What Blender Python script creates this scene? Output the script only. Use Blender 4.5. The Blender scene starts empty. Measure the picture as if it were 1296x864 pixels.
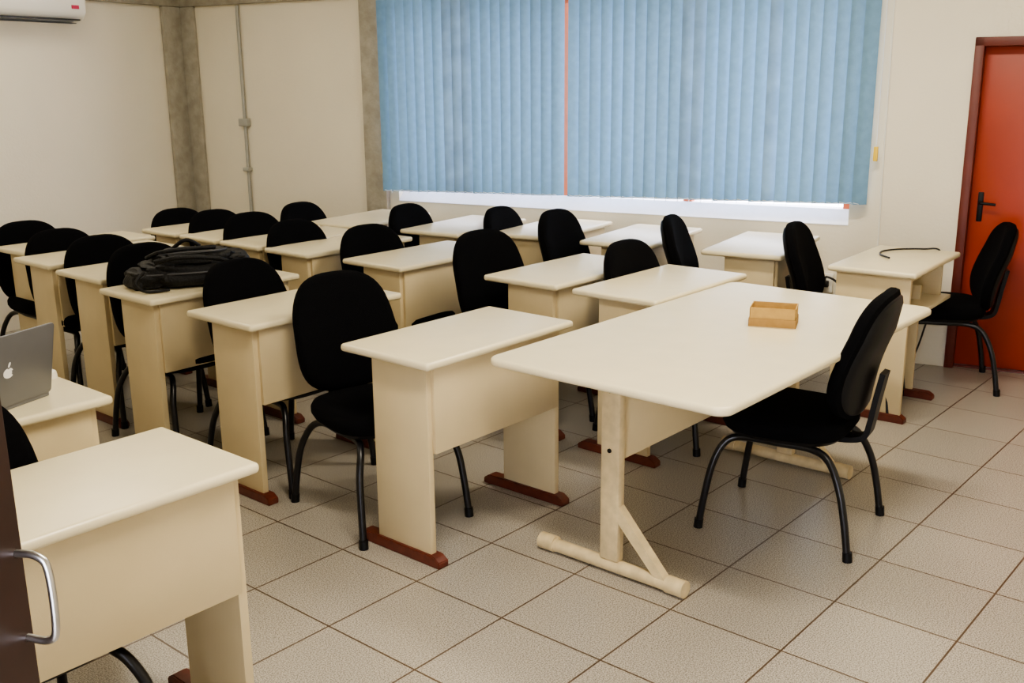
import bpy, bmesh, math, random
from mathutils import Matrix, Vector, noise
random.seed(4)
COL=bpy.context.collection
# ---------------------------------------------------------------- materials
def mat(name,col,rough=.5,metal=0,noise=0,nscale=20,bump=0,bscale=200,col2=None,emit=0,spec=.5,trans=0):
    m=bpy.data.materials.new(name); m.use_nodes=True; nt=m.node_tree; b=nt.nodes['Principled BSDF']
    b.inputs['Base Color'].default_value=(*col,1); b.inputs['Roughness'].default_value=rough
    b.inputs['Metallic'].default_value=metal; b.inputs['Specular IOR Level'].default_value=spec
    tc=nt.nodes.new('ShaderNodeTexCoord')
    if noise or col2:
        n=nt.nodes.new('ShaderNodeTexNoise'); n.inputs['Scale'].default_value=nscale; n.inputs['Detail'].default_value=5
        nt.links.new(tc.outputs['Object'],n.inputs['Vector'])
        r=nt.nodes.new('ShaderNodeValToRGB'); r.color_ramp.elements[0].position=.35; r.color_ramp.elements[1].position=.68
        c2=col2 if col2 else tuple(max(0,c*(1-noise)) for c in col)
        r.color_ramp.elements[0].color=(*c2,1); r.color_ramp.elements[1].color=(*col,1)
        nt.links.new(n.outputs['Fac'],r.inputs['Fac']); nt.links.new(r.outputs['Color'],b.inputs['Base Color'])
    if bump:
        n2=nt.nodes.new('ShaderNodeTexNoise'); n2.inputs['Scale'].default_value=bscale; n2.inputs['Detail'].default_value=3
        nt.links.new(tc.outputs['Object'],n2.inputs['Vector'])
        bp=nt.nodes.new('ShaderNodeBump'); bp.inputs['Strength'].default_value=bump; bp.inputs['Distance'].default_value=.01
        nt.links.new(n2.outputs['Fac'],bp.inputs['Height']); nt.links.new(bp.outputs['Normal'],b.inputs['Normal'])
    if emit:
        b.inputs['Emission Color'].default_value=(*col,1); b.inputs['Emission Strength'].default_value=emit
    if trans:
        out=nt.nodes['Material Output']; t=nt.nodes.new('ShaderNodeBsdfTranslucent'); t.inputs['Color'].default_value=(*col,1)
        mx=nt.nodes.new('ShaderNodeMixShader'); mx.inputs[0].default_value=trans
        nt.links.new(b.outputs[0],mx.inputs[1]); nt.links.new(t.outputs[0],mx.inputs[2]); nt.links.new(mx.outputs[0],out.inputs[0])
    return m
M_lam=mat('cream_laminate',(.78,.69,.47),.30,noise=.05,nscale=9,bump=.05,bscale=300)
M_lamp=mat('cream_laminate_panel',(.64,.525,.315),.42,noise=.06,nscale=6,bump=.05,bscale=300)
M_foot=mat('mahogany_foot',(.13,.028,.015),.4,noise=.3,nscale=30)
M_fab=mat('black_fabric',(.004,.004,.005),.95,noise=.3,nscale=150,bump=.4,bscale=500,spec=.08)
M_blk=mat('black_plastic',(.006,.006,.007),.45,spec=.25)
M_mtl=mat('black_metal',(.006,.006,.008),.3,spec=.45)
M_cmet=mat('cream_metal',(.66,.53,.31),.4,noise=.2,nscale=25)
M_wall=mat('painted_wall',(.84,.785,.64),.75,noise=.05,nscale=1.5,bump=.12,bscale=60)
M_sill_glow=mat('sill_glow_white',(.88,.88,.90),.7,noise=.04)
M_ceil=mat('ceiling_paint',(.8,.77,.68),.9,noise=.03,nscale=2)
M_conc=mat('raw_concrete',(.44,.415,.345),.9,col2=(.34,.315,.25),nscale=12,bump=.5,bscale=40)
M_pvc=mat('grey_conduit',(.42,.42,.38),.4,noise=.1)
M_blind=mat('blue_blind_fabric',(.20,.35,.49),.85,noise=.12,nscale=22,bump=.2,bscale=250,spec=.2,trans=.11)
M_blind2=mat('blue_blind_fabric_stained',(.22,.345,.46),.85,noise=.3,nscale=7,bump=.2,bscale=250,spec=.2,trans=.11)
M_chain=mat('blind_chain',(.75,.78,.8),.4)
M_orange=mat('orange_frame',(.85,.20,.08),.4,noise=.1)
M_door=mat('red_door_paint',(.36,.038,.008),.42,noise=.12,nscale=4)
M_frame=mat('dark_door_frame',(.14,.022,.010),.45,noise=.2,nscale=8)
M_dwood=mat('dark_wood_door',(.030,.010,.006),.45,noise=.3,nscale=10)
M_steel=mat('brushed_steel',(.55,.54,.52),.28,metal=1)
M_alu=mat('laptop_aluminium',(.20,.205,.22),.42,metal=.6,noise=.03)
M_white=mat('white_plastic',(.82,.80,.72),.4)
M_logo=mat('white_logo',(.9,.9,.9),.3)
M_lred=mat('red_label',(.5,.03,.08),.4)
M_kraft=mat('kraft_card',(.54,.34,.11),.8,noise=.12,nscale=40)
M_kraftd=mat('kraft_card_inside',(.42,.25,.085),.85,noise=.12,nscale=40)
M_bag=mat('black_nylon',(.004,.004,.005),.55,noise=.4,nscale=60,bump=.5,bscale=120,spec=.35)
M_bagt=mat('grey_trim',(.06,.06,.065),.5)
M_yel=mat('yellow_tag',(.80,.55,.05),.5)
M_cable=mat('cable_black',(.012,.012,.012),.5)
M_glass=mat('louvre_dark',(.02,.02,.02),.4)
M_lampe=mat('lamp_tube',(1,.93,.8),.5,emit=4)

def tile_mat():
    m=bpy.data.materials.new('speckled_floor_tile'); m.use_nodes=True; nt=m.node_tree; b=nt.nodes['Principled BSDF']
    g=nt.nodes.new('ShaderNodeNewGeometry'); mp=nt.nodes.new('ShaderNodeMapping')
    T=.398; ox,oy=3.48%T,1.22%T
    mp.inputs['Location'].default_value=(-ox,-oy,0); nt.links.new(g.outputs['Position'],mp.inputs['Vector'])
    br=nt.nodes.new('ShaderNodeTexBrick'); br.offset=0; br.squash=1
    br.inputs['Scale'].default_value=1; br.inputs['Brick Width'].default_value=T; br.inputs['Row Height'].default_value=T
    br.inputs['Mortar Size'].default_value=.0034; br.inputs['Mortar Smooth'].default_value=.1; br.inputs['Bias'].default_value=0
    br.inputs['Color1'].default_value=(1,1,1,1); br.inputs['Color2'].default_value=(.92,.92,.92,1); br.inputs['Mortar'].default_value=(1,1,1,1)
    nt.links.new(mp.outputs[0],br.inputs['Vector'])
    n=nt.nodes.new('ShaderNodeTexNoise'); n.inputs['Scale'].default_value=230; n.inputs['Detail'].default_value=2
    nt.links.new(g.outputs['Position'],n.inputs['Vector'])
    r=nt.nodes.new('ShaderNodeValToRGB'); e=r.color_ramp.elements
    e[0].position=.36; e[0].color=(.17,.152,.13,1); e[1].position=.62; e[1].color=(.52,.48,.41,1)
    x=e.new(.50); x.color=(.37,.337,.285,1)
    nt.links.new(n.outputs['Fac'],r.inputs['Fac'])
    mu=nt.nodes.new('ShaderNodeMix'); mu.data_type='RGBA'; mu.blend_type='MULTIPLY'; mu.inputs[0].default_value=1
    nt.links.new(r.outputs['Color'],mu.inputs[6]); nt.links.new(br.outputs['Color'],mu.inputs[7])
    mx=nt.nodes.new('ShaderNodeMix'); mx.data_type='RGBA'
    nt.links.new(br.outputs['Fac'],mx.inputs[0]); nt.links.new(mu.outputs[2],mx.inputs[6]); mx.inputs[7].default_value=(.10,.065,.042,1)
    nt.links.new(mx.outputs[2],b.inputs['Base Color'])
    b.inputs['Roughness'].default_value=.29
    bp=nt.nodes.new('ShaderNodeBump'); bp.inputs['Strength'].default_value=.5; bp.inputs['Distance'].default_value=.002; bp.invert=True
    nt.links.new(br.outputs['Fac'],bp.inputs['Height']); nt.links.new(bp.outputs[0],b.inputs['Normal'])
    return m
M_tile=tile_mat()

# ---------------------------------------------------------------- mesh helpers
def mesh_from(bm,name,mats,smooth=False):
    me=bpy.data.meshes.new(name); bmesh.ops.recalc_face_normals(bm,faces=bm.faces); bm.to_mesh(me); bm.free()
    for m in (mats if isinstance(mats,(list,tuple)) else [mats]): me.materials.append(m)
    if smooth:
        for p in me.polygons: p.use_smooth=True
        try: me.set_sharp_from_angle(angle=math.radians(40))
        except Exception: pass
    return me
def boxes(name,specs,m,bev=.003,seg=2,xf=None):
    bm=bmesh.new()
    for s in specs:
        x0,x1,y0,y1,z0,z1=s[:6]; t=bmesh.new()
        bmesh.ops.create_cube(t,size=1)
        for v in t.verts: v.co=Vector(((x0+x1)/2+v.co.x*(x1-x0),(y0+y1)/2+v.co.y*(y1-y0),(z0+z1)/2+v.co.z*(z1-z0)))
        if bev: bmesh.ops.bevel(t,geom=list(t.edges),offset=bev,segments=seg,affect='EDGES',profile=.5)
        tm=bpy.data.meshes.new('t'); t.to_mesh(tm); t.free(); bm.from_mesh(tm); bpy.data.meshes.remove(tm)
    if xf:
        for v in bm.verts: v.co=xf(v.co)
    return mesh_from(bm,name,m,smooth=bev>0)
def slab(name,outline,z0,z1,m,bev=.01,seg=4):
    bm=bmesh.new(); vs=[bm.verts.new((x,y,z0)) for x,y in outline]; f=bm.faces.new(vs)
    r=bmesh.ops.extrude_face_region(bm,geom=[f])
    for v in r['geom']:
        if isinstance(v,bmesh.types.BMVert): v.co.z=z1
    es=[e for e in bm.edges if abs(e.verts[0].co.z-e.verts[1].co.z)<1e-6]
    bmesh.ops.bevel(bm,geom=es,offset=bev,segments=seg,affect='EDGES',profile=.5)
    return mesh_from(bm,name,m,smooth=True)
def rrect(w,d,r,n=6,cx=0,cy=0):
    o=[]
    for sx,sy,a0 in((1,1,0),(-1,1,90),(-1,-1,180),(1,-1,270)):
        for i in range(n+1):
            a=math.radians(a0+90*i/n); o.append((cx+sx*(w/2-r)+r*math.cos(a),cy+sy*(d/2-r)+r*math.sin(a)))
    return o
def crom(pts,k=6):
    pts=[Vector(p) for p in pts]; out=[]
    for i in range(len(pts)-1):
        p0=pts[max(i-1,0)];p1=pts[i];p2=pts[i+1];p3=pts[min(i+2,len(pts)-1)]
        for j in range(k):
            t=j/k; out.append(.5*((2*p1)+(p2-p0)*t+(2*p0-5*p1+4*p2-p3)*t*t+(3*p1-p0-3*p2+p3)*t**3))
    out.append(pts[-1]); return out
def tubes(name,paths,m,seg=10,k=6,smooth=True):
    bm=bmesh.new()
    for p in paths:
        pts,rad=p[0],p[1]; P=crom(pts,k) if k>1 else [Vector(q) for q in pts]; prev=None; rings=[]
        up=Vector((0,0,1))
        for i,q in enumerate(P):
            t=(P[min(i+1,len(P)-1)]-P[max(i-1,0)]).normalized()
            if prev is None:
                a=up.cross(t)
                if a.length<.1: a=Vector((1,0,0)).cross(t)
                a.normalize()
            else: a=(prev-t*prev.dot(t)).normalized()
            prev=a; b=t.cross(a); rings.append([bm.verts.new(q+rad*(math.cos(2*math.pi*j/seg)*a+math.sin(2*math.pi*j/seg)*b)) for j in range(seg)])
        for i in range(len(rings)-1):
            for j in range(seg): bm.faces.new((rings[i][j],rings[i][(j+1)%seg],rings[i+1][(j+1)%seg],rings[i+1][j]))
        bm.faces.new(rings[0][::-1]); bm.faces.new(rings[-1])
    return mesh_from(bm,name,m,smooth=smooth)
def pad(name,w,h,prof,m,n=2.8,taper=0,xf=None,seg=48):
    bm=bmesh.new(); rings=[]
    for s,z in prof:
        if s==0: rings.append([bm.verts.new((0,0,z))]); continue
        r=[]
        for j in range(seg):
            a=2*math.pi*j/seg; c,sn=math.cos(a),math.sin(a)
            x=math.copysign(abs(c)**(2/n),c)*w/2; y=math.copysign(abs(sn)**(2/n),sn)*h/2
            x*=1-taper*(y/h+.1)
            ins=(1-s)*min(w,h)/2
            L=math.hypot(x,y); f=(L-ins)/L if s>.7 else s
            r.append(bm.verts.new((x*f,y*f,z)))
        rings.append(r)
    for a,b in zip(rings,rings[1:]):
        if len(a)==1:
            for j in range(seg): bm.faces.new((a[0],b[j],b[(j+1)%seg]))
        elif len(b)==1:
            for j in range(seg): bm.faces.new((b[0],a[j],a[(j+1)%seg]))
        else:
            for j in range(seg): bm.faces.new((a[j],a[(j+1)%seg],b[(j+1)%seg],b[j]))
    if xf:
        for v in bm.verts: v.co=xf(v.co)
    return mesh_from(bm,name,m,smooth=True)
def obj(name,me,parent=None,loc=(0,0,0),rz=0):
    o=bpy.data.objects.new(name,me); COL.objects.link(o); o.location=loc; o.rotation_euler=(0,0,rz)
    if parent: o.parent=parent
    return o
def group(name,loc=(0,0,0),rz=0):
    e=obj(name,None,None,loc,rz); e.empty_display_size=.1; return e
FP,FS=.972,1.036      # furniture layout pitch and furniture scale
def fgroup(name,loc=(0,0,0),rz=0,s=1.0):
    e=group(name,(loc[0]*FP,loc[1]*FP,loc[2]*FS),rz); e.scale=(FS*s,)*3; return e
def fpt(x,y,z): return (x*FP,y*FP,z*FS)

# ---------------------------------------------------------------- room frame
K=Vector((4.88,8.04)); ANG=math.radians(-90+12.6)
E=Vector((math.cos(ANG),math.sin(ANG))); N=Vector((-.976,-.218)).normalized()
def rw(e,n,z): p=K+E*e+N*n; return Vector((p.x,p.y,z))
def rxf(co): return rw(co.x,co.y,co.z)
H=3.0; LE=8.1; LN=6.95; L0=.27
def rbox(name,specs,m,bev=0): return obj(name,boxes(name,specs,m,bev=bev,xf=rxf))
WL,WR,WZ0,WZ1=2.36,5.66,.82,2.25
DL,DR,DH=6.28,7.18,1.915
rbox('floor',[(L0-.3,LE+.3,-.4,LN+1.2,-.1,0)],M_tile)
rbox('ceiling',[(L0-.2,LE+.2,-.2,LN+1.0,H,H+.1)],M_ceil)
rbox('wall_back',[(L0-.2,WL,-.2,0,0,H),(WL,WR,-.2,0,0,WZ0),(WL,WR,-.2,0,WZ1,H),(WR,DL,-.2,0,0,H),(DL,DR,-.2,0,DH,H),(DR,LE,-.2,0,0,H)],M_wall)
rbox('wall_left',[(L0-.2,L0,0,LN+1,0,H)],M_wall)
rbox('wall_right',[(LE,LE+.2,-.2,LN+1,0,H)],M_wall)
rbox('wall_front',[(L0,5.95,LN,LN+.15,0,H),(7.15,LE,LN,LN+.15,0,H),(5.95,7.15,LN,LN+.15,2.3,H)],M_wall)
rbox('trim_1',[(L0-.01,L0+.17,0,.035,0,2.30),(L0,L0+.035,0,.22,0,2.30)],M_conc,bev=.006)
rbox('trim_2',[(2.09,2.28,0,.05,0,2.30)],M_conc,bev=.006)
rbox('trim_3',[(L0,WL+3.6,0,.05,2.30,2.62),(L0,L0+.05,0,LN,2.30,2.62)],M_conc,bev=.006)
# sill slope added as white band, stands in for daylight glow under blinds
bm=bmesh.new(); q=[(-.2,WZ0),(.004,WZ0),(.004,WZ0+.005),(-.08,WZ0+.09),(-.2,WZ0+.09)]
l=[[bm.verts.new(rw(e,n,z)) for n,z in q] for e in (WL,WR)]
for i in range(5): j=(i+1)%5; bm.faces.new((l[0][i],l[0][j],l[1][j],l[1][i]))
bm.faces.new(l[0]); bm.faces.new(l[1][::-1])
obj('sill_glow_wedge',mesh_from(bm,'sill_glow_wedge',M_sill_glow))
g=group('wall_conduit')
obj('pipe',tubes('pipe',[([rw(.90,.02,.25),rw(.90,.02,2.29)],.014)],M_pvc,k=1),g)
obj('junction_box',boxes('jb',[(.855,.945,0,.05,1.36,1.42),(.87,.93,0,.055,1.0,1.03)],[M_pvc],bev=.006,xf=rxf),g)
g=group('window_1')
obj('frame',boxes('wf',[(WL,WR,-.16,-.10,WZ1-.05,WZ1)]+[(x-.03,x+.03,-.16,-.10,WZ0+.08,WZ1) for x in (WL+.025,3.03,3.715,4.6,WR-.025)],M_orange,bev=.003,xf=rxf),g)
def blind(e0,e1,zl,zr,stained):
    g=group('vertical_blind'); W=.0895; n=round((e1-e0)/.078); st=(e1-e0)/n
    bm=bmesh.new(); pts=[]
    for i in range(n):
        c=e0+st*(i+.5); z0=zl+(zr-zl)*i/n+random.uniform(-.002,.002); a=math.radians(-19+random.uniform(-7,7)); z1=2.27
        dx,dy=math.cos(a)*W/2,math.sin(a)*W/2; sway=random.uniform(-.003,.003)
        nr=5; cols=6; grid=[]
        for r in range(nr):
            t=r/(nr-1); row=[]
            for k in range(cols):
                s=k/(cols-1)*2-1; row.append(bm.verts.new(rw(c+dx*s+sway*(1-t),.085+dy*s+.009*(1-s*s),z0+(z1-z0)*t)))
            grid.append(row)
        mi=1 if (i in stained) else 0
        for r in range(nr-1):
            for k in range(cols-1):
                f=bm.faces.new((grid[r][k],grid[r][k+1],grid[r+1][k+1],grid[r+1][k])); f.material_index=mi
        pts.append((c-dx*.8,z0)); pts.append((c+dx*.8,z0))
    obj('slats',mesh_from(bm,'slats',[M_blind,M_blind2],smooth=True),g)
    path=[]
    for i in range(len(pts)-1):
        (x0,za),(x1,zb)=pts[i],pts[i+1]
        path+= [rw(x0,.10,za+.01),rw((x0+x1)/2,.105,min(za,zb)-(.012 if i%2 else -.004))]
    obj('bead_chain',tubes('chain',[(path,.0022)],M_chain,seg=5,k=1),g)
    obj('head_rail',boxes('rail',[(e0,e1,.05,.11,2.27,2.30)],M_white,bev=.003,xf=rxf),g)
blind(2.29,3.768,.905,.93,(7,8,9)); blind(3.815,5.77,.93,.965,(10,11,17))
for e,z in((2.275,1.03),(5.80,1.22)):
    g=group('blind_cord_weight'); obj('weight',boxes('w',[(e-.012,e+.012,.052,.075,z,z+.085)],M_yel,bev=.004,xf=rxf),g)
    obj('cord',tubes('cord',[([rw(e,.06,z+.08),rw(e,.06,2.27)],.0025)],M_chain,seg=5,k=1),g)
g=group('door_1')
obj('frame',boxes('df',[(DL,DL+.05,-.14,.02,0,DH),(DR-.05,DR,-.14,.02,0,DH),(DL,DR,-.14,.02,DH-.05,DH)],M_frame,bev=.004,xf=rxf),g)
obj('leaf',boxes('dl',[(DL+.05,DR-.05,-.11,-.07,.01,DH-.05)],M_door,bev=.003,xf=rxf),g)
obj('threshold',boxes('dt',[(DL+.05,DR-.05,-.2,-.03,-.01,.008)],M_frame,bev=.002,xf=rxf),g)
obj('handle_plate',boxes('hp',[(DL+.09,DL+.12,-.072,-.06,.88,1.05)],M_blk,bev=.004,xf=rxf),g)
obj('handle',tubes('hh',[([rw(DL+.105,-.06,.99),rw(DL+.105,-.02,.99),rw(DL+.125,-.012,.99),rw(DL+.19,-.012,.985)],.008)],M_blk),g)
g=group('wall_air_conditioner')
AN,AZ=1.12,2.13
bm=bmesh.new(); prof=[(0,0),(.10,-.005),(.17,.02),(.21,.07),(.215,.20),(.19,.27),(.15,.29),(0,.29)]
l=[[bm.verts.new(rw(L0+y,n,AZ+z)) for y,z in prof] for n in (AN,AN+.95)]
for i in range(len(prof)): j=(i+1)%len(prof); bm.faces.new((l[0][i],l[0][j],l[1][j],l[1][i]))
bm.faces.new(l[0]); bm.faces.new(l[1][::-1])
obj('casing',mesh_from(bm,'casing',M_white,smooth=True),g)
acx=lambda co: rw(L0+co.y,co.x,co.z)
obj('louvre',boxes('lv',[(AN+.05,AN+.9,.17,.205,AZ+.012,AZ+.022),(AN+.05,AN+.9,.10,.16,AZ-.007,AZ-.002)],M_glass,bev=.001,xf=acx),g)
obj('label',boxes('lb',[(AN+.06,AN+.12,.211,.2165,AZ+.09,AZ+.115)],M_lred,bev=0,xf=acx),g)
# ---------------------------------------------------------------- desks
DW,DD=.80,.441
top_me=slab('desk_top',rrect(DW,DD,.012,3),.722,.75,M_lam,bev=.011)
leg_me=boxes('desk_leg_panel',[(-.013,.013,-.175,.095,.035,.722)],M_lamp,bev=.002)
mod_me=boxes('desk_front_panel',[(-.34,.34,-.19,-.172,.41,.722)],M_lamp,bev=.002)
bm=bmesh.new()
pf=[(-.222,0),(-.222,.022),(-.195,.04),(.170,.04),(.198,.022),(.198,0)]
l=[[bm.verts.new((x,y,z)) for y,z in pf] for x in(-.025,.025)]
for i in range(6): j=(i+1)%6; bm.faces.new((l[0][i],l[0][j],l[1][j],l[1][i]))
bm.faces.new(l[0]); bm.faces.new(l[1][::-1])
bmesh.ops.bevel(bm,geom=list(bm.edges),offset=.003,segments=2,affect='EDGES')
foot_me=mesh_from(bm,'desk_foot',M_foot,smooth=True)
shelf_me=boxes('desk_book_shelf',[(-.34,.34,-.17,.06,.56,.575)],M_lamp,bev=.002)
def desk(x,y,rz=0,sy=1,name='student_desk'):
    """x,y real coordinates of the back-left corner of the top"""
    r=math.radians(rz); c=Vector((DW/2,-DD/2*sy))*FS; c=Vector((c.x*math.cos(r)-c.y*math.sin(r),c.x*math.sin(r)+c.y*math.cos(r)))
    g=group(name,(x+c.x,y+c.y,0),r); g.scale=(FS,FS*sy,FS)
    obj('desk_top',top_me,g)
    for i,s in enumerate((-1,1)):
        obj('leg_panel_%d'%(i+1),leg_me,g,(s*.35,0,0)); obj('foot_%d'%(i+1),foot_me,g,(s*.35,0,0))
    obj('front_panel',mod_me,g); obj('book_shelf',shelf_me,g)
    return g
for d in [(2.37,2.87,0),(2.33,3.82,0),(2.34,4.57,0),(2.45,5.22,0),(2.49,5.79,0,.9),(2.60,6.27,1,.85),
          (.62,2.547,0),(.68,3.38,0),
          (3.70,2.81,0),(3.71,3.365,0),(3.59,4.29,0),(3.555,4.94,0,.85),(3.55,5.38,0,.85),(3.545,5.81,0,.85),(3.54,6.25,0,.85),
          (4.41,5.64,8),(4.56,4.86,8),(4.80,4.29,9),(4.88,3.65,9),(5.01,2.90,10)]:
    desk(*d)
g=fgroup('computer_desk',(5.55,2.0,0),math.radians(3))
obj('desk_top',slab('ct',rrect(.77,.43,.012,3),.722,.75,M_lam,bev=.011),g)
obj('side_panels',boxes('cp',[(-.355,-.33,-.185,.175,.035,.722),(.12,.14,-.10,.175,.035,.60),(.30,.32,-.15,.175,.52,.722)],M_lamp,bev=.002),g)
obj('back_panel',boxes('cs',[(-.33,.32,.158,.175,.38,.722)],M_lamp,bev=.002),g)
obj('shelf',boxes('csh',[(-.33,.36,-.19,.158,.505,.525),(-.33,.30,-.05,.158,.61,.625)],M_lam,bev=.003),g)
for i,x in enumerate((-.343,.13)): obj('foot_%d'%(i+1),foot_me,g,(x,.012,0))
# ---------------------------------------------------------------- chairs
seat_me=pad('seat_cushion',.475,.46,[(0,-.035),(.5,-.035),(.86,-.035),(.95,-.03),(1.0,-.01),(1.0,.01),(.96,.026),(.88,.034),(.5,.040),(0,.042)],M_fab,n=3.2,taper=-.08)
seatb_me=pad('seat_shell',.44,.42,[(0,-.055),(.8,-.055),(.95,-.048),(1,-.034),(.9,-.03),(0,-.03)],M_blk,n=3.2,taper=-.08)
LEAN=math.radians(11)
def bxf(co):
    x,y,z=co; d=.85*x*x; lum=.03*math.cos(min(1,abs((y+.10)/.18))*math.pi/2)
    fy=z+d+lum*.6; h=y+.23
    return Vector((x,fy*math.cos(LEAN)-h*math.sin(LEAN),h*math.cos(LEAN)+fy*math.sin(LEAN)))
back_me=pad('back_cushion',.45,.475,[(0,-.012),(.6,-.012),(.92,-.012),(.99,-.004),(1.0,.012),(.985,.028),(.94,.038),(.85,.043),(.5,.047),(0,.048)],M_fab,n=2.9,taper=.16,xf=bxf)
backs_me=pad('back_shell',.425,.45,[(0,-.03),(.6,-.03),(.86,-.028),(.96,-.02),(.985,-.008),(.9,-.006),(0,-.006)],M_blk,n=2.9,taper=.16,xf=bxf)
def legpath(s):
    x=s*.235; xi=s*.17
    return [(x,.272,.012),(x*.97,.254,.14),(x*.92,.232,.26),(xi*1.12,.200,.338),(xi,.145,.366),(xi,0,.368),(xi,-.12,.366),(xi*1.12,-.188,.338),(x*.92,-.236,.25),(x*.97,-.264,.14),(x,-.285,.012)]
legs_me=tubes('leg_frame',[(legpath(-1),.0138),(legpath(1),.0138),([(-.17,.09,.368),(.17,.09,.368)],.011),([(-.17,-.09,.368),(.17,-.09,.368)],.011)],M_mtl,k=5)
glide_me=tubes('leg_glides',[([(s*.235,y,0),(s*.234,y*.99,.035)],.0175) for s in(-1,1) for y in(.273,-.287)],M_blk,k=1)
def flat(name,path,w,t,m):
    bm=bmesh.new(); P=crom(path,6); rings=[]
    for i,q in enumerate(P):
        tt=(P[min(i+1,len(P)-1)]-P[max(i-1,0)]).normalized(); a=Vector((1,0,0)); b=tt.cross(a).normalized()
        rings.append([bm.verts.new(q+a*sx*w/2+b*sy*t/2) for sx,sy in((1,1),(-1,1),(-1,-1),(1,-1))])
    for r0,r1 in zip(rings,rings[1:]):
        for j in range(4): bm.faces.new((r0[j],r0[(j+1)%4],r1[(j+1)%4],r1[j]))
    bm.faces.new(rings[0][::-1]); bm.faces.new(rings[-1])
    return mesh_from(bm,name,m,smooth=True)
brk_me=flat('back_bracket',[(0,.02,.374),(0,-.10,.374),(0,-.20,.376),(0,-.262,.395),(0,-.280,.45),(0,-.294,.54),(0,-.312,.64)],.075,.020,M_blk)
def chair_c(X,Y,rz=180,dz=0,name='office_chair'):
    """X,Y real centre between the feet; faces local +y"""
    g=group(name,(X,Y,0),math.radians(rz)); g.scale=(FS,)*3
    obj('seat',seat_me,g,(0,.01,.43)); obj('seat_shell',seatb_me,g,(0,.01,.43))
    obj('backrest',back_me,g,(0,-.235,.428+dz)); obj('backrest_shell',backs_me,g,(0,-.235,.428+dz))
    obj('back_bracket',brk_me,g,(0,0,0)); obj('leg_frame',legs_me,g); obj('leg_glides',glide_me,g)
    return g
B=.31
for bx,by,z,rz in [(2.70,3.28,.955,168),(2.69,3.96,.937,183),(2.65,4.70,.945,180),(2.76,5.34,.915,178),(2.79,5.87,.90,180),(2.83,6.38,.90,180),
      (3.83,6.30,.884,180),(3.83,5.86,.907,182),(3.81,5.43,.925,178),(3.80,4.99,.915,180),(3.87,4.40,.927,176),(3.93,3.58,.96,172),(4.23,2.88,.935,180),
      (4.44,5.74,.906,188),(4.73,4.98,.92,188),(4.98,4.38,.92,190),(4.83,3.80,.96,186),(5.04,3.12,.956,200),(5.16,2.42,.96,192),(.89,2.69,.97,180)]:
    r=math.radians(rz-180); chair_c(bx+B*math.sin(r),by-B*math.cos(r),rz,(z-.925)/FS)
chair_c(5.92,1.86,25,.0); chair_c(3.59,1.635,8,.045)
# ---------------------------------------------------------------- teacher table
g=fgroup('teacher_table',(3.57,1.92,0),0)
obj('table_top',slab('tt',rrect(1.71,.92,.05,8),.713,.742,M_lam,bev=.012,seg=5),g)
for i,s in enumerate((-1,1)):
    x=s*.665
    obj('post_%d'%(i+1),boxes('post',[(x-.019,x+.019,.02,.095,.05,.713)],M_cmet,bev=.006),g)
    obj('foot_%d'%(i+1),tubes('tf',[([(x,.34,.028),(x,-.22,.028)],.024)],M_cmet,k=1,seg=16),g)
    obj('foot_cap_%d'%(i+1),tubes('tfc',[([(x,-.17,.030),(x,-.238,.030)],.030),([(x,.365,.030),(x,.30,.030)],.030)],M_cmet,k=1,seg=16),g)
    bm=bmesh.new(); q=[(.025,.26),(.025,.20),(-.125,.045),(-.17,.045)]
    l=[[bm.verts.new((x+dx,y,z)) for y,z in q] for dx in(-.017,.017)]
    for a in range(4): b=(a+1)%4; bm.faces.new((l[0][a],l[0][b],l[1][b],l[1][a]))
    bm.faces.new(l[0]); bm.faces.new(l[1][::-1])
    obj('brace_%d'%(i+1),mesh_from(bm,'tb',M_cmet),g)
    obj('top_rail_%d'%(i+1),boxes('tr',[(x-.02,x+.02,-.34,.34,.683,.713)],M_cmet,bev=.004),g)
    obj('bolt_%d'%(i+1),tubes('bo',[([(x-.023,.058,.66),(x+.023,.058,.66)],.008),([(x-.023,.058,.45),(x+.023,.058,.45)],.008)],M_blk,k=1,seg=8),g)
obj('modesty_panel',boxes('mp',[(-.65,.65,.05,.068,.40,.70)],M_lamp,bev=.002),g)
# cardboard box
g=fgroup('cardboard_box',(3.775,1.835,.742),math.radians(-69+180),.96)
w,d,h,t=.088,.062,.075,.003
obj('tray',boxes('bx',[(-w,w,-d,d,0,t),(-w,w,-d,-d+t,0,h),(-w,w,d-t,d,0,h),(-w,-w+t,-d,d,0,h),(w-t,w,-d,d,0,h)],M_kraft,bev=0),g)
w2,d2=w+.003,d+.003
obj('lid_band',boxes('bl',[(-w2,w2,-d2,-d2+.002,0,.032),(-w2,w2,d2-.002,d2,0,.032),(-w2,-w2+.002,-d2,d2,0,.032),(w2-.002,w2,-d2,d2,0,.032)],M_kraftd,bev=0),g)
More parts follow.
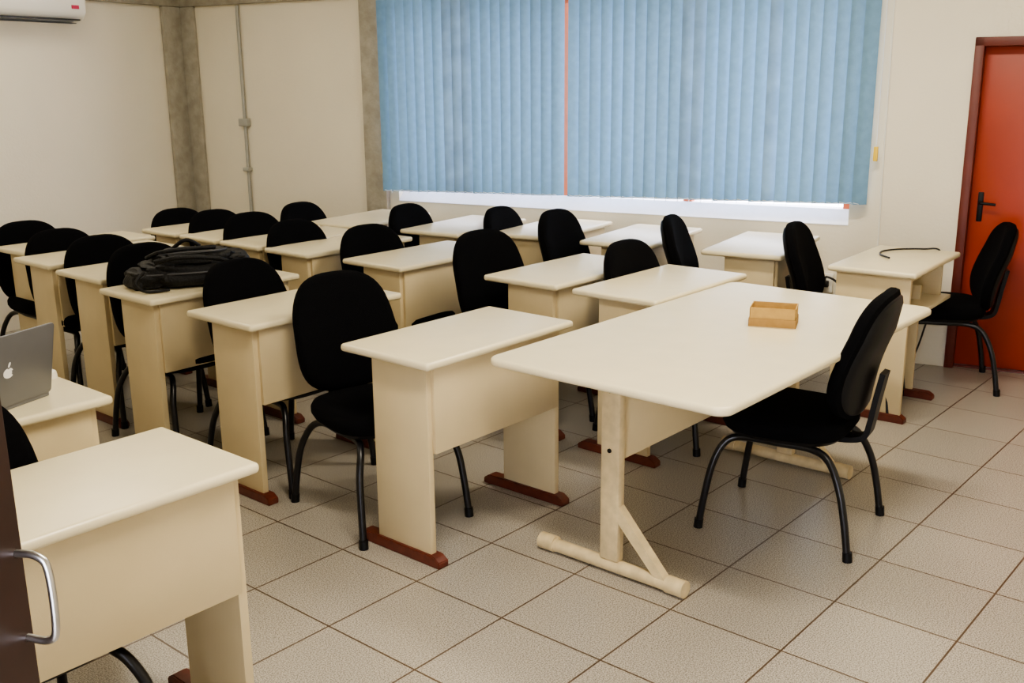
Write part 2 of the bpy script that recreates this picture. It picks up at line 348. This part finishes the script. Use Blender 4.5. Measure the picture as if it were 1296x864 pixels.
# ---------------------------------------------------------------- backpack
def lump(name,sx,sy,sz,m,seed,loc,rot=0,amp=.12):
    bm=bmesh.new(); bmesh.ops.create_uvsphere(bm,u_segments=40,v_segments=24,radius=1)
    for v in bm.verts:
        c=v.co.copy(); q=Vector([math.copysign(abs(k)**.62,k) for k in c])
        nn=noise.noise(c*2.2+Vector((seed,0,0)))*amp+noise.noise(c*6+Vector((0,seed,0)))*amp*.35
        q*=1+nn; q.z=max(q.z,-.9); v.co=Vector((q.x*sx,q.y*sy,q.z*sz))
    return obj(name,mesh_from(bm,name,m,smooth=True),None,loc,rot)
g=fgroup('backpack',(2.76,4.46,.75),math.radians(-28))
for n,a in dict(body=(.23,.15,.062,M_bag,3,(0,0,.06),0),front_pocket=(.17,.12,.035,M_bag,7,(.02,0,.125),.1),side_pouch=(.07,.10,.045,M_bag,9,(-.2,-.03,.042),.3),top_flap=(.10,.12,.04,M_bag,12,(.17,.02,.095),-.2)).items():
    o=lump(n,*a[:5],a[5],a[6],amp=.22); o.parent=g
obj('straps',tubes('straps',[([(-.15,-.13,.13),(-.05,-.17,.15),(.08,-.16,.14),(.17,-.13,.11),(.22,-.10,.05)],.011),([(-.18,.0,.13),(-.12,-.08,.165),(0,-.09,.175),(.12,-.05,.17)],.010),([(-.06,.05,.16),(0,.02,.20),(.06,.05,.165)],.009),([(-.2,-.14,.09),(-.24,-.17,.05),(-.2,-.19,.012),(-.1,-.18,.012)],.007)],M_bag),g)
obj('zips',tubes('zips',[([(-.13,-.08,.155),(-.02,-.11,.162),(.1,-.1,.160),(.17,-.03,.155)],.004),([(-.2,-.12,.07),(0,-.158,.075),(.2,-.12,.07)],.004)],M_bagt,seg=6),g)
# ---------------------------------------------------------------- laptop
g=fgroup('laptop',(1.265,3.117,.75),math.atan2(-.32,-.95))
obj('base',slab('lb',rrect(.325,.225,.012,5,cy=-.1125),0,.014,M_alu,bev=.003),g)
obj('keyboard',boxes('kb',[(-.135+i*.0193,-.135+i*.0193+.016,-.10+j*.019,-.10+j*.019+.016,.0138,.0155) for i in range(14) for j in range(5)],M_blk,bev=0),g)
def tilt(co):
    a=math.radians(12); return Vector((co.x,.0+co.y*math.cos(a)+co.z*math.sin(a),.012+co.z*math.cos(a)-co.y*math.sin(a)))
me=slab('ls',rrect(.325,.222,.012,5,cy=.111),-.003,.003,M_alu,bev=.002)
for v in me.vertices: x,y,z=v.co; v.co=tilt(Vector((x,z,y)))
obj('screen_lid',me,g)
me=boxes('scr',[(-.152,.152,-.0045,-.0035,.014,.208)],M_glass,bev=0)
for v in me.vertices: v.co=tilt(v.co)
obj('display',me,g)
lo=[]
for i in range(40):
    a=2*math.pi*i/40; r=.0165*(1+.07*math.cos(2*a)); x=r*math.cos(a); z=r*math.sin(a)
    if abs(a-math.pi)<.45: x+= .006
    if abs(a-math.pi/2)<.25: z-=.003
    lo.append((x,z))
me=slab('em',lo,0,.0008,M_logo,bev=.0001,seg=1)
for v in me.vertices: x,y,z=v.co; v.co=tilt(Vector((x,.0030+z,y+.105)))
obj('emblem',me,g)
me=slab('em2',[(.0035*math.cos(a),.008*math.sin(a)) for a in [i*math.pi/6 for i in range(12)]],0,.0008,M_logo,bev=.0001,seg=1)
for v in me.vertices: x,y,z=v.co; v.co=tilt(Vector((x-.002-.3*y,.0030+z,y+.130)))
obj('emblem_leaf',me,g)
g=fgroup('computer_mouse',(1.50,3.39,.75),.6)
obj('shell',pad('mo',.058,.105,[(0,0),(1,0),(1,.01),(.9,.022),(.6,.030),(0,.033)],M_white,n=2.4),g)
# ---------------------------------------------------------------- wall outlets + cables on far wall
g=group('wall_power_outlets')
obj('trunking',boxes('tk',[(2.4,5.7,0,.025,.33,.365)],M_pvc,bev=.004,xf=rxf),g)
obj('outlets',boxes('ol',[(5.40,5.48,0,.04,.40,.52),(5.52,5.60,0,.04,.40,.52),(4.0,4.08,0,.04,.36,.48)],M_white,bev=.006,xf=rxf),g)
obj('plugs',boxes('pg',[(5.42,5.46,.04,.075,.44,.48),(5.54,5.58,.04,.075,.44,.48)],M_cable,bev=.006,xf=rxf),g)
obj('cables',tubes('cb',[([rw(5.44,.07,.46),rw(5.42,.13,.40),rw(5.50,.14,.44),rw(5.60,.12,.34),rw(5.55,.12,.14),rw(5.65,.14,.012)],.007),([rw(5.56,.07,.46),rw(5.58,.14,.52),rw(5.66,.12,.46),rw(5.70,.1,.25),rw(5.72,.12,.012)],.007),([rw(5.44,.07,.44),rw(5.38,.12,.34),rw(5.48,.13,.26),rw(5.6,.15,.30)],.006)],M_cable),g)
obj('wall_cord',tubes('wc',[([rw(5.85,.012,.4),rw(5.84,.012,1.2),rw(5.83,.012,2.28)],.005)],M_white,seg=6,k=1),g)
g=group('desk_cable')
obj('cord',tubes('dc',[([fpt(*q) for q in [(5.50,2.02,.757),(5.58,2.10,.757),(5.70,2.13,.757),(5.82,2.08,.757),(5.90,1.98,.757),(5.955,1.90,.745),(5.965,1.89,.60),(5.95,1.93,.40),(5.97,2.0,.15),(6.02,2.10,.012)]],.005)],M_cable),g)
# ---------------------------------------------------------------- foreground door (open leaf beside camera)
def cg(X,D): return Vector((.6508*X+.7593*D,-.7593*X+.6508*D))
p0=cg(-.735,.13); p1=cg(-.494,.95); dv=(p1-p0); ang=math.atan2(dv.y,dv.x); Ld=dv.length
g=group('door_2',(p0.x,p0.y,0),ang)
obj('leaf',boxes('fl',[(0,Ld,0,.035,.01,2.1)],M_dwood,bev=.003),g)
obj('pull_handle',tubes('ph',[([(Ld-.009,.001,1.172),(Ld-.009,-.024,1.172),(Ld-.009,-.036,1.187),(Ld-.009,-.036,1.250),(Ld-.009,-.024,1.265),(Ld-.009,.001,1.265)],.0042)],M_steel),g)
# ---------------------------------------------------------------- lights
for i,(e,n) in enumerate([(1.8,2.2),(5.9,2.0),(1.8,5.0),(5.9,4.6)]):
    c=rw(e,n,0); g=group('ceiling_light',(c.x,c.y,0),ANG)
    obj('housing',boxes('lh',[(-.62,.62,-.12,.12,2.94,3.0)],M_white,bev=.005),g)
    obj('tube',tubes('lt',[([(-.58,.05,2.925),(.58,.05,2.925)],.014),([(-.58,-.05,2.925),(.58,-.05,2.925)],.014)],M_lampe,k=1),g)
    L=bpy.data.lights.new('lamp','AREA'); L.shape='RECTANGLE'; L.size=1.2; L.size_y=.22; L.color=(1,.90,.73)
    L.energy=[26,60,18,70][i]
    obj('light_source',L,g,(0,0,2.90))
w=bpy.data.worlds.new('sky'); bpy.context.scene.world=w; w.use_nodes=True
w.node_tree.nodes['Background'].inputs[0].default_value=(.84,.86,1,1); w.node_tree.nodes['Background'].inputs[1].default_value=11.0
try: bpy.context.scene.view_settings.look='AgX - Medium High Contrast'
except Exception as ex: print(ex)
# ---------------------------------------------------------------- camera
cam=bpy.data.cameras.new('camera'); cam.lens=36*1300/1296; cam.sensor_width=36; cam.clip_start=.02
co=bpy.data.objects.new('camera',cam); COL.objects.link(co)
R=Matrix.Rotation(math.radians(-49.4),3,'Z')@Matrix.Rotation(math.radians(90-14.4),3,'X')@Matrix.Rotation(math.radians(-0.55),3,'Z')
co.matrix_world=Matrix.Translation((0,0,1.72))@R.to_4x4()
bpy.context.scene.camera=co
